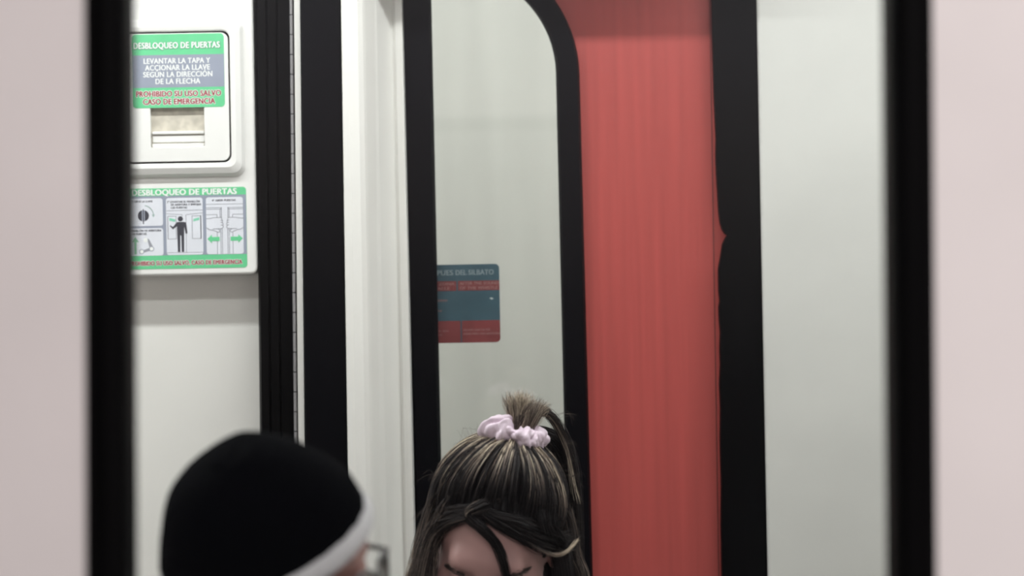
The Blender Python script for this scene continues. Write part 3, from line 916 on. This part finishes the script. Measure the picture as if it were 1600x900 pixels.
def hairline_ok(dr):
    """unit direction from the cranium centre -> True where hair grows"""
    q = dr * CR + CC
    front = q[:, 1] > 0.005
    ax = np.abs(q[:, 0])
    lim = np.where(front, .074 - 8.5 * np.maximum(ax - .012, 0) ** 2 * 1.6 - 1.1 * np.maximum(ax - .048, 0), .012 - 1.0 * np.maximum(-q[:, 1], 0))
    lim = np.where(front & (ax > .062), .005, lim)
    return q[:, 2] > lim

# scalp strands pulled back to the gather
NS = 7600
cand = RNG.normal(size=(60000, 3)); cand /= np.linalg.norm(cand, axis=1, keepdims=True)
cand = cand[hairline_ok(cand)]
cand = cand[(cand @ pony) < .93]
cand = cand[:NS]
NP = 14
t = np.linspace(0, 1, NP)
ang = np.arccos(np.clip(cand @ pony, -1, 1))
ax1 = np.cross(np.array([1.0, 0, 0]), pony); ax1 /= np.linalg.norm(ax1); ax0 = np.cross(ax1, pony)
azi = np.arctan2(cand @ ax1, cand @ ax0)
clump = np.floor((azi + math.pi) / (2 * math.pi) * 110 + RNG.normal(size=len(azi)) * .25).astype(int)
cl_l = RNG.random(400); cl_c = RNG.random(400); cl_w = RNG.normal(size=400)
th = ang[:, None] * (1 - t[None] * .93)
# direction along the great circle from pony to the root
side = cand - (cand @ pony)[:, None] * pony; side /= np.linalg.norm(side, axis=1, keepdims=True)
wav = (cl_w[clump] * .04)[:, None] * np.sin(math.pi * t)[None] + (RNG.normal(size=len(azi)) * .02)[:, None] * np.sin(math.pi * t)[None]
tang = np.cross(pony, side)
D = np.cos(th)[..., None] * pony + np.sin(th)[..., None] * (side[:, None] * np.cos(wav)[..., None] + tang[:, None] * np.sin(wav)[..., None])
layer = RNG.random(len(azi)) ** .6
lift = .003 + (.007 + .011 * layer + .004 * cl_l[clump])[:, None] * smoothstep(0, .45, t)[None] * (1 - .35 * smoothstep(.75, 1, t))[None]
P = scalp(D, lift)
g = smoothstep(.70, 1.0, t)[None, :, None]
ring = side * .0085 * (RNG.random(len(azi)) ** .5)[:, None]
P = P * (1 - g) + (PB[None, None] + ring[:, None]) * g
P = hwN(P.reshape(-1, 3)).reshape(P.shape)
streak = (cl_c[clump] > .54) * (.55 + .45 * RNG.random(len(azi))) + (cl_c[clump] <= .54) * .16 * RNG.random(len(azi))
streak2 = np.where(RNG.random(len(azi)) > .965, .9, streak)
strt = .16 + .36 * RNG.random(len(azi))
tint = .01 + .08 * RNG.random(len(azi))[:, None] + (streak2[:, None] * .85 + .18) * smoothstep(strt[:, None] - .12, strt[:, None] + .45, t[None]) 
tint *= (1 - .22 * smoothstep(.8, 1, t))[None]
tint = np.clip(tint, 0, 1)
rad = np.full(P.shape[:2], .00036) * (.7 + .6 * RNG.random(len(azi)))[:, None]
B_main = (P, rad, tint)

def bezier_chain(pts, n):
    """smooth Catmull-Rom through world points"""
    p = np.array(pts, float)
    p = np.concatenate([[2 * p[0] - p[1]], p, [2 * p[-1] - p[-2]]])
    k = len(p) - 3
    out = []
    for u in np.linspace(0, k - 1e-6, n):
        i = int(u); s = u - i
        a, b, c, d = p[i:i + 4]
        out.append(.5 * ((2 * b) + (-a + c) * s + (2 * a - 5 * b + 4 * c - d) * s * s + (-a + 3 * b - 3 * c + d) * s ** 3))
    return np.array(out)

def lock(pts, count, w0, w1, tints, n=16, radius=.00034, flat=(1, 1, 1), frizz=.0015, shrink=0.0):
    """bundle of strands round a guide; w0/w1 = bundle radius at start/end; tints = (start, end, spread)"""
    g = bezier_chain(pts, n)
    t = np.linspace(0, 1, n)
    off = RNG.normal(size=(count, 3)); off /= np.linalg.norm(off, axis=1, keepdims=True)
    off *= (RNG.random(count) ** .45)[:, None] * np.array(flat)
    wdt = (w0 + (w1 - w0) * t)[None, :, None] if not callable(w0) else w0(t)[None, :, None]
    P = g[None] + off[:, None] * wdt
    fr = RNG.normal(size=(count, 3)) * frizz; ph = RNG.random(count) * 6.28
    P += fr[:, None] * (np.sin(t * 5 + ph[:, None]) * t)[..., None]
    if shrink > 0:                                                     # strands end at different lengths
        e = 1 - shrink * RNG.random(count)
        ti = t[None] * e[:, None] * (n - 1)
        i0 = np.clip(ti.astype(int), 0, n - 2); fr_ = (ti - i0)[..., None]
        r = np.arange(count)[:, None]
        P = P[r, i0] * (1 - fr_) + P[r, i0 + 1] * fr_
    tint = (tints[0] + (tints[1] - tints[0]) * t)[None] + (RNG.normal(size=count) * tints[2])[:, None]
    rad = np.full((count, n), radius) * (1 - .75 * t ** 3)[None]
    return (P, rad, np.clip(tint, 0, 1))

def UW(px, py, d): return U(px, py, d + DW - 3.0)
batches = [B_main]
# the short upright tuft above the scrunchie
tuft = [((790, 618), .58, 2.985), ((797, 614), .66, 2.99), ((804, 616), .60, 2.98), ((811, 612), .72, 2.99), ((818, 612), .60, 2.985), ((826, 616), .62, 3.0), ((836, 621), .55, 3.0), ((846, 627), .45, 3.0), ((858, 632), .50, 2.99), ((812, 624), .5, 3.01)]
for ((x, y), tn, d) in tuft:
    e = UW(x, y, d)
    top = PBw + pax * .030 + RTV * (x - 814) * .00045
    batches.append(lock([PBw + RTV * (x - 814) * .0003, top, top * .45 + e * .55 + np.array([0, 0, .004]), e], 120, .0060, .0058, (tn, tn + .14, .16), n=10, radius=.0003, frizz=.004, shrink=.45))
for (x, y, d) in ((866, 634, 2.99), (872, 640, 3.0), (850, 622, 2.98), (842, 634, 2.97)):
    e = UW(x, y, d); top = PBw + pax * .032
    batches.append(lock([PBw, top, UW(828, 634, d), e], 16, .004, .003, (.4, .55, .12), n=10, radius=.00025, frizz=.003, shrink=.4))
# the tail falling behind on the right
tail = [PBw + pax * .008 + np.array([0, .012, 0]), UW(832, 676, 3.045), UW(856, 690, 3.07), UW(872, 725, 3.085), UW(880, 770, 3.085), UW(884, 830, 3.08), UW(884, 910, 3.08), UW(878, 1010, 3.08)]
batches.append(lock(tail, 1500, lambda t: .008 + .016 * smoothstep(.05, .4, t), 0, (.10, .05, .06), n=20, flat=(1, .8, .8), frizz=.003))
edge = [PBw + pax * .012, PBw + pax * .036, UW(852, 642, 3.03), UW(880, 680, 3.045), UW(897, 735, 3.05), UW(902, 800, 3.05), UW(905, 860, 3.05)]
batches.append(lock(edge, 150, lambda t: .005 + .004 * t, 0, (.46, .14, .10), n=20, frizz=.003, shrink=.3))
batches.append(lock([PBw + pax * .03, UW(856, 650, 3.03), UW(884, 700, 3.04), UW(896, 760, 3.03), UW(905, 790, 3.02)], 10, .003, .003, (.5, .8, .1), n=16, frizz=.004, shrink=.2))
# hair swept from the parting over the left temple and hanging beside the face
for (k, y0) in enumerate((800, 806, 812)):
    batches.append(lock([S(750, y0 - 4, .006), S(724, y0 - 4, .008), S(700, y0 + 1 + k * 2, .009), S(683, y0 + 16, .010), UW(671 - k * 3, 850, 2.945), UW(662 - k * 5, 905, 2.94), UW(655 - k * 6, 980, 2.94)],
                        230, .0065, .010, (.12, .46, .15), n=18, frizz=.006))
for (x0, y0, x1, x2, tn, c) in ((680, 760, 655, 638, .58, 220), (673, 790, 650, 632, .66, 220), (668, 800, 660, 648, .50, 260), (690, 800, 668, 656, .62, 180), (680, 816, 668, 660, .46, 260), (686, 814, 674, 670, .34, 200)):
    batches.append(lock([S(x0 + 12, y0 - 20, .010), S(x0, y0, .013), UW(x1 + 6, 845, 2.96), UW(x1, 880, 2.955), UW(x2 - 4, 960, 2.95), UW(x2 - 10, 1060, 2.95)], c, .006, .009, (.24, tn + .24, .18), n=18, frizz=.004))
# dark sweep over the forehead on the right, tucked behind the ear
for (k, dy) in enumerate((0, 6, 12, 18)):
    batches.append(lock([S(752, 792 + dy * .5, .006), S(780, 806 + dy * .8, .006), S(812, 815 + dy * 1.3, .006), S(842, 828 + dy * 1.3, .007), S(868, 838 + dy, .010), UW(893, 846 + dy * .3, 3.0)],
                        240, .0065, .0065, (.06, .16, .10), n=18, frizz=.006))
batches.append(lock([S(806, 836, .008), S(828, 849, .011), S(848, 861, .017), UW(868, 867, 2.925), UW(884, 863, 2.925), UW(895, 853, 2.93), UW(904, 842, 2.935)], 90, .0022, .0016, (.22, .95, .10), n=18, radius=.0003, frizz=.0015, shrink=.22))
# roll of hair at the parting and the single lock hanging over the forehead
batches.append(lock([S(760, 790, .005), S(746, 796, .010), S(735, 802, .011), S(737, 812, .011), S(752, 824, .010), S(768, 840, .006), S(780, 858, .004), S(787, 880, .004), S(792, 905, .004), UW(797, 960, 2.89)],
                    380, lambda t: .0085 * (1 - t) ** .8 + .0016, 0, (.16, .10, .12), n=26, frizz=.0025))
batches.append(lock([S(752, 786, .010), S(740, 793, .015), S(730, 800, .016), S(733, 812, .012)], 90, 
                    .005, .003, (.30, .52, .14), n=12))  # bright highlight on the roll, put into the strand tint
# dark hair falling over the ear
for (x0, x1, c) in ((848, 872, 260), (856, 880, 260), (866, 886, 200)):
    batches.append(lock([S(x0 - 4, 800, .010), S(x0, 826, .014), UW(x0 + 14, 850, 2.955), UW(x1, 880, 2.95), UW(x1 + 4, 930, 2.95), UW(x1 + 2, 1020, 2.95)], c, .006, .008, (.05, .16, .08), n=14, frizz=.003))
# loose hair hanging behind the right ear
for (x0, x1, tn, c, d) in ((880, 905, .12, 300, 3.03), (892, 915, .20, 120, 3.02), (870, 890, .08, 300, 3.04), (902, 922, .35, 26, 3.0), (850, 868, .06, 260, 3.03), (838, 850, .12, 60, 2.975)):
    batches.append(lock([UW(x0 - 14, 790, d), UW(x0 - 4, 830, d), UW(x0, 862, d), UW(x1 - 6, 905, d), UW(x1, 1010, d)], c, .008, .009, (tn, tn + .14, .08), n=14, frizz=.003))
# flyaway hairs round the outline
fly = []
for _ in range(130):
    i = RNG.integers(len(cand)); p0 = B_main[0][i, 3 + RNG.integers(6)]
    outw = (p0 - HcW) / np.linalg.norm(p0 - HcW)
    dirv = outw * .5 + RNG.normal(size=3) * .55 + np.array([.05, 0, .1]); L = .012 + .028 * RNG.random()
    dirv /= np.linalg.norm(dirv)
    p1 = p0 + dirv * L * .5 + RNG.normal(size=3) * .002; p2 = p0 + dirv * L + np.array([0, 0, -.3]) * L + RNG.normal(size=3) * .003
    fly.append(bezier_chain([p0, p1, p2], 8))
fly = np.array(fly)
batches.append((fly, np.full(fly.shape[:2], .00013), np.full(fly.shape[:2], .45)))
for (a, b, c) in (((762, 700), (745, 690), (732, 672)), ((755, 705), (738, 698), (722, 694)), ((700, 740), (682, 742), (668, 750)), ((880, 690), (895, 692), (905, 700)), ((892, 745), (903, 742), (912, 748)),
                  ((870, 650), (888, 648), (902, 655)), ((668, 790), (655, 800), (640, 818)), ((890, 800), (900, 815), (912, 822)), ((740, 706), (728, 682), (718, 665))):
    batches.append(lock([UW(*a, 2.98), UW(*b, 2.97), UW(*c, 2.97)], 5, .003, .006, (.35, .5, .1), n=10, radius=.00016, frizz=.004, shrink=.3))

# dark under-layer of hair lying on the scalp
NU, NV = 72, 40
cv, cf = [], []
lay = []
for j in range(NV + 1):
    a = math.pi * .80 * j / NV
    for i in range(NU):
        b = 2 * math.pi * i / NU
        lay.append(math.cos(a) * pony + math.sin(a) * (math.cos(b) * ax0 + math.sin(b) * ax1))
lay = np.array(lay)
okv = hairline_ok(lay)
cv = hwN(CC + lay * CR * 1.055)
for j in range(NV):
    for i in range(NU):
        q = (j * NU + i, j * NU + (i + 1) % NU, (j + 1) * NU + (i + 1) % NU, (j + 1) * NU + i)
        if all(okv[list(q)]): cf.append(q)
hair = strands_mesh('hair', batches, 'hair', woman, (cv, cf, .03))
hair['label'] = 'dark brown hair with blonde streaks pulled up to the crown'

# eyebrows
def brow(pts):
    bs = []
    g = bezier_chain([S(x, y, .0012) for (x, y) in pts], 40)
    P = []
    for k in range(150):
        i = int(RNG.integers(0, 34)); w_ = .0024 * (1 - abs(i / 34 - .35))
        p0 = g[i] + RNG.normal(size=3) * w_ * np.array([.5, .2, 1])
        p1 = g[min(i + 5, 39)] - g[i]
        P.append(np.stack([p0, p0 + p1 * .5, p0 + p1 + np.array([0, 0, -.0006])]))
    P = np.array(P)
    return [(P, np.full(P.shape[:2], .00028), np.zeros(P.shape[:2]))]
strands_mesh('eyebrow', brow([(726, 899), (712, 893), (698, 885), (680, 873)]), 'brow', woman)
strands_mesh('eyebrow', brow([(792, 902), (806, 898), (820, 892), (832, 884)]), 'brow', woman)

# scrunchie: a ruffled satin ring round the gathered hair
def scrunchie():
    c = PBw + pax * .012
    e1 = np.array([1.0, 0, -.46]); e1 -= (e1 @ pax) * pax; e1 /= np.linalg.norm(e1); e2 = np.cross(pax, e1)
    NA, NB = 220, 64
    V = []
    for i in range(NA):
        ph = 2 * math.pi * i / NA
        pinch = math.exp(-((((ph - 4.55 + math.pi) % (2 * math.pi)) - math.pi) / .30) ** 2)
        big = .0138 * (1 + .14 * math.sin(2 * ph + .5) + .10 * math.sin(5 * ph + 1.0)) * (1 - .34 * pinch)
        for j in range(NB):
            th = 2 * math.pi * j / NB
            fold = .20 * (abs(math.sin(4.5 * ph + 1.3 * math.sin(th + 2 * ph))) - .6) + .12 * (abs(math.sin(3.0 * ph - 1.5 * th + .4)) - .6) + .09 * math.sin(9 * ph + 2.2 * math.sin(th + 1) + 1.5 * math.sin(3 * ph)) + .10 * math.sin(15 * ph - 2 * th + .7) + .09 * math.sin(3 * th + 4 * ph)
            fold += -.30 * max(0.0, math.sin(7 * ph + 1.3 * math.cos(th * 2) + .4)) ** 6
            r = big * (1 + fold)
            r += .011 * math.exp(-((ph - 3.35) / .24) ** 2) * max(0.0, math.cos(th + .7)) ** 3
            r -= .0012 * max(0.0, math.sin(13 * ph + 2.5 * math.sin(2 * th) + 2 * math.sin(ph * 3))) ** 3
            Rj = .0205 * (1 + .05 * math.sin(4 * ph))
            V.append(c + (math.cos(ph) * e1 * 1.12 + math.sin(ph) * e2) * (Rj + r * math.cos(th)) + pax * r * 1.05 * math.sin(th))
    F = []
    for i in range(NA):
        for j in range(NB):
            F.append((i * NB + j, i * NB + (j + 1) % NB, ((i + 1) % NA) * NB + (j + 1) % NB, ((i + 1) % NA) * NB + j))
    o = np_mesh('scrunchie', V, F, 'satin', woman)
    o['label'] = 'crumpled pale lilac satin scrunchie'
scrunchie()

# ------------------------------------------------------------------ person in the black beanie
DM = 2.25
PSI = R(15)
HcM = U(426, 898, DM + .030)
MM = axes(R(2), 0, R(-12), -PSI)
Mn = Figure(HcM, MM, (math.cos(PSI), -math.sin(PSI)), .035, zs=HcM[2] - .20, hs=.93)
man = empty('person', (Mn.O[0], Mn.O[1], 0))
tag(man, 'person in a black beanie and glasses, facing right, close behind the near window', 'person')
Mn.dress(man, 'jacket', 'jacket', None, 'skin_dark')
def hm(q): return HcM + MM @ (np.asarray(q) * .93)
for sd in (-1, 1):
    bm = bmesh.new(); bmesh.ops.create_uvsphere(bm, u_segments=16, v_segments=10, radius=.011)
    bmesh.ops.translate(bm, verts=bm.verts, vec=Vector(hm((sd * .031, .0752, -.0005))))
    from_bm('eye', bm, 'eye', man, smooth=True)
    bs = []
    for k in range(60):
        a = RNG.random(); q = np.array([sd * (.012 + .036 * a), .0905 - .010 * a * a, .021 + .007 * math.sin(a * 2.6)]) + RNG.normal(size=3) * .0012
        bs.append(np.stack([hm(q), hm(q + (sd * .003, 0, .0015)), hm(q + (sd * .007, -.001, .001))]))
    bs = np.array(bs)
    strands_mesh('eyebrow', [(bs, np.full(bs.shape[:2], .0004), np.zeros(bs.shape[:2]))], 'brow', man)

def beanie():
    P0 = np.array([421.0, 852.0]); c2 = np.array([.906, -.423]); n2 = np.array([-.423, -.906])
    left = [(266, 925), (255, 890), (256, 862), (258, 833), (263, 796), (270, 770), (285, 746), (312, 722), (338, 704)]
    right = [(567, 786), (556, 760), (546, 742), (512, 716), (472, 694), (432, 679), (398, 675), (372, 683)]
    def sh(L): return np.array([((np.array(q) - P0) @ c2, (np.array(q) - P0) @ n2) for q in L])
    A = sh(left); Bq = sh(right)
    A = A[np.argsort(A[:, 1])]; Bq = Bq[np.argsort(Bq[:, 1])]
    hmax = max(A[-1, 1], Bq[-1, 1]) + 3
    m = DM / FPX
    tau = R(24)
    ni = RTV * n2[0] - UPV * n2[1]; ci = RTV * c2[0] - UPV * c2[1]
    n3 = ni * math.cos(tau) + np.array([0, -1.0, 0]) * math.sin(tau)
    c3 = ci + np.array([0, -1.0, 0]) * .20
    c3 = c3 - (c3 @ n3) * n3; c3 /= np.linalg.norm(c3); b3 = np.cross(n3, c3)
    if b3[1] > 0: b3 = -b3                                            # b3 points to the camera
    O = U(P0[0], P0[1], DM + .012)
    NR, NA = 36, 72
    V = []
    for k in range(NR):
        h = hmax * math.sin(.5 * math.pi * k / (NR - 1)) ** 1.0
        sl = np.interp(h, A[:, 1], A[:, 0]); sr = np.interp(h, Bq[:, 1], Bq[:, 0])
        if h > A[-1, 1]: sl = A[-1, 0]
        cen = .5 * (sl + sr); hw_ = max(.5 * (sr - sl), 2.0)
        if k == NR - 1: hw_ = 1.0
        bq = 138 * math.sqrt(max(0, 1 - (h / (hmax * 1.02)) ** 2.6)) if k < NR - 1 else 1.0
        for i in range(NA):
            a = 2 * math.pi * i / NA
            rib = 1 + .006 * math.sin(24 * a)
            V.append(O + m * (c3 * (cen + hw_ * math.cos(a) * rib) / 0.99 + b3 * bq * math.sin(a) * rib + n3 * h * 1.016))
    F = []
    for k in range(NR - 1):
        for i in range(NA):
            j = (i + 1) % NA
            F.append((k * NA + i, k * NA + j, (k + 1) * NA + j, (k + 1) * NA + i))
    F.append(tuple((NR - 1) * NA + i for i in range(NA)))
    me = bpy.data.meshes.new('beanie'); me.from_pydata([tuple(v) for v in V], [], F); me.update()
    o = link_mesh('beanie', me, 'knit', man, True)
    md = o.modifiers.new('cloth', 'SOLIDIFY'); md.thickness = .003; md.offset = -1
    o['label'] = 'thick black knitted beanie'
    # rolled pale brim
    s0, s1 = A[0, 0], Bq[0, 0]
    V = []; F = []
    NB, NT = 96, 18
    for i in range(NB):
        a = 2 * math.pi * i / NB
        cc = O + m * (c3 * (.5 * (s0 + s1) + (.5 * (s1 - s0) + 3) * math.cos(a)) + b3 * 143 * math.sin(a) - n3 * 8)
        rd = c3 * math.cos(a) + b3 * math.sin(a)
        for j in range(NT):
            th = 2 * math.pi * j / NT
            V.append(cc + m * (rd * (11 + .6 * math.sin(24 * a)) * math.cos(th) + n3 * 18 * math.sin(th)))
    for i in range(NB):
        for j in range(NT):
            F.append((i * NT + j, i * NT + (j + 1) % NT, ((i + 1) % NB) * NT + (j + 1) % NT, ((i + 1) % NB) * NT + j))
    me = bpy.data.meshes.new('brim'); me.from_pydata([tuple(v) for v in V], [], F); me.update()
    b = link_mesh('brim', me, 'brim', o, True)
    b['label'] = 'pale grey rolled brim'
beanie()

# glasses
def tube(bm, pts, rad, closed=False, n=8):
    pts = [Vector(p) for p in pts]
    rings = []
    N = len(pts)
    for i, p in enumerate(pts):
        if closed: tn = pts[(i + 1) % N] - pts[i - 1]
        else: tn = pts[min(i + 1, N - 1)] - pts[max(i - 1, 0)]
        tn.normalize()
        a = tn.cross(Vector((.2, .3, .93))); a.normalize(); b = tn.cross(a)
        rings.append([bm.verts.new(p + rad * (math.cos(q) * a + math.sin(q) * b)) for q in np.linspace(0, 2 * math.pi, n, endpoint=False)])
    for i in range(N if closed else N - 1):
        A = rings[i]; B = rings[(i + 1) % N]
        for k in range(n):
            j = (k + 1) % n
            bm.faces.new((A[k], A[j], B[j], B[k]))
    if not closed:
        bm.faces.new(rings[0][::-1]); bm.faces.new(rings[-1])
bm = bmesh.new()
lensloops = []
for sd in (-1, 1):
    L = []
    for q in np.linspace(0, 2 * math.pi, 28, endpoint=False):
        cx = math.copysign(abs(math.cos(q)) ** .7, math.cos(q)) * .0265; cz = math.copysign(abs(math.sin(q)) ** .7, math.sin(q)) * .0205
        L.append(hm((sd * .0345 + cx, .1085 - 2.5 * (sd * .0345 + cx) ** 2, -.004 + cz)))
    lensloops.append(L)
    tube(bm, L, .0026, True)
    tube(bm, [hm((sd * .062, .101, .010)), hm((sd * .072, .080, .010)), hm((sd * .079, .02, .008)), hm((sd * .083, -.012, .004)), hm((sd * .082, -.028, -.018))], .0026)
tube(bm, [hm((-.009, .1085, .004)), hm((0, .112, .006)), hm((.009, .1085, .004))], .002)
gl = from_bm('eyeglasses', bm, 'frame', man, smooth=True)
gl['label'] = 'dark framed glasses'
for L in lensloops:
    bm = bmesh.new()
    bm.faces.new([bm.verts.new(Vector(p)) for p in L])
    o = from_bm('lens', bm, 'lens', gl)
    md = o.modifiers.new('glass', 'SOLIDIFY'); md.thickness = .0015; md.offset = 0
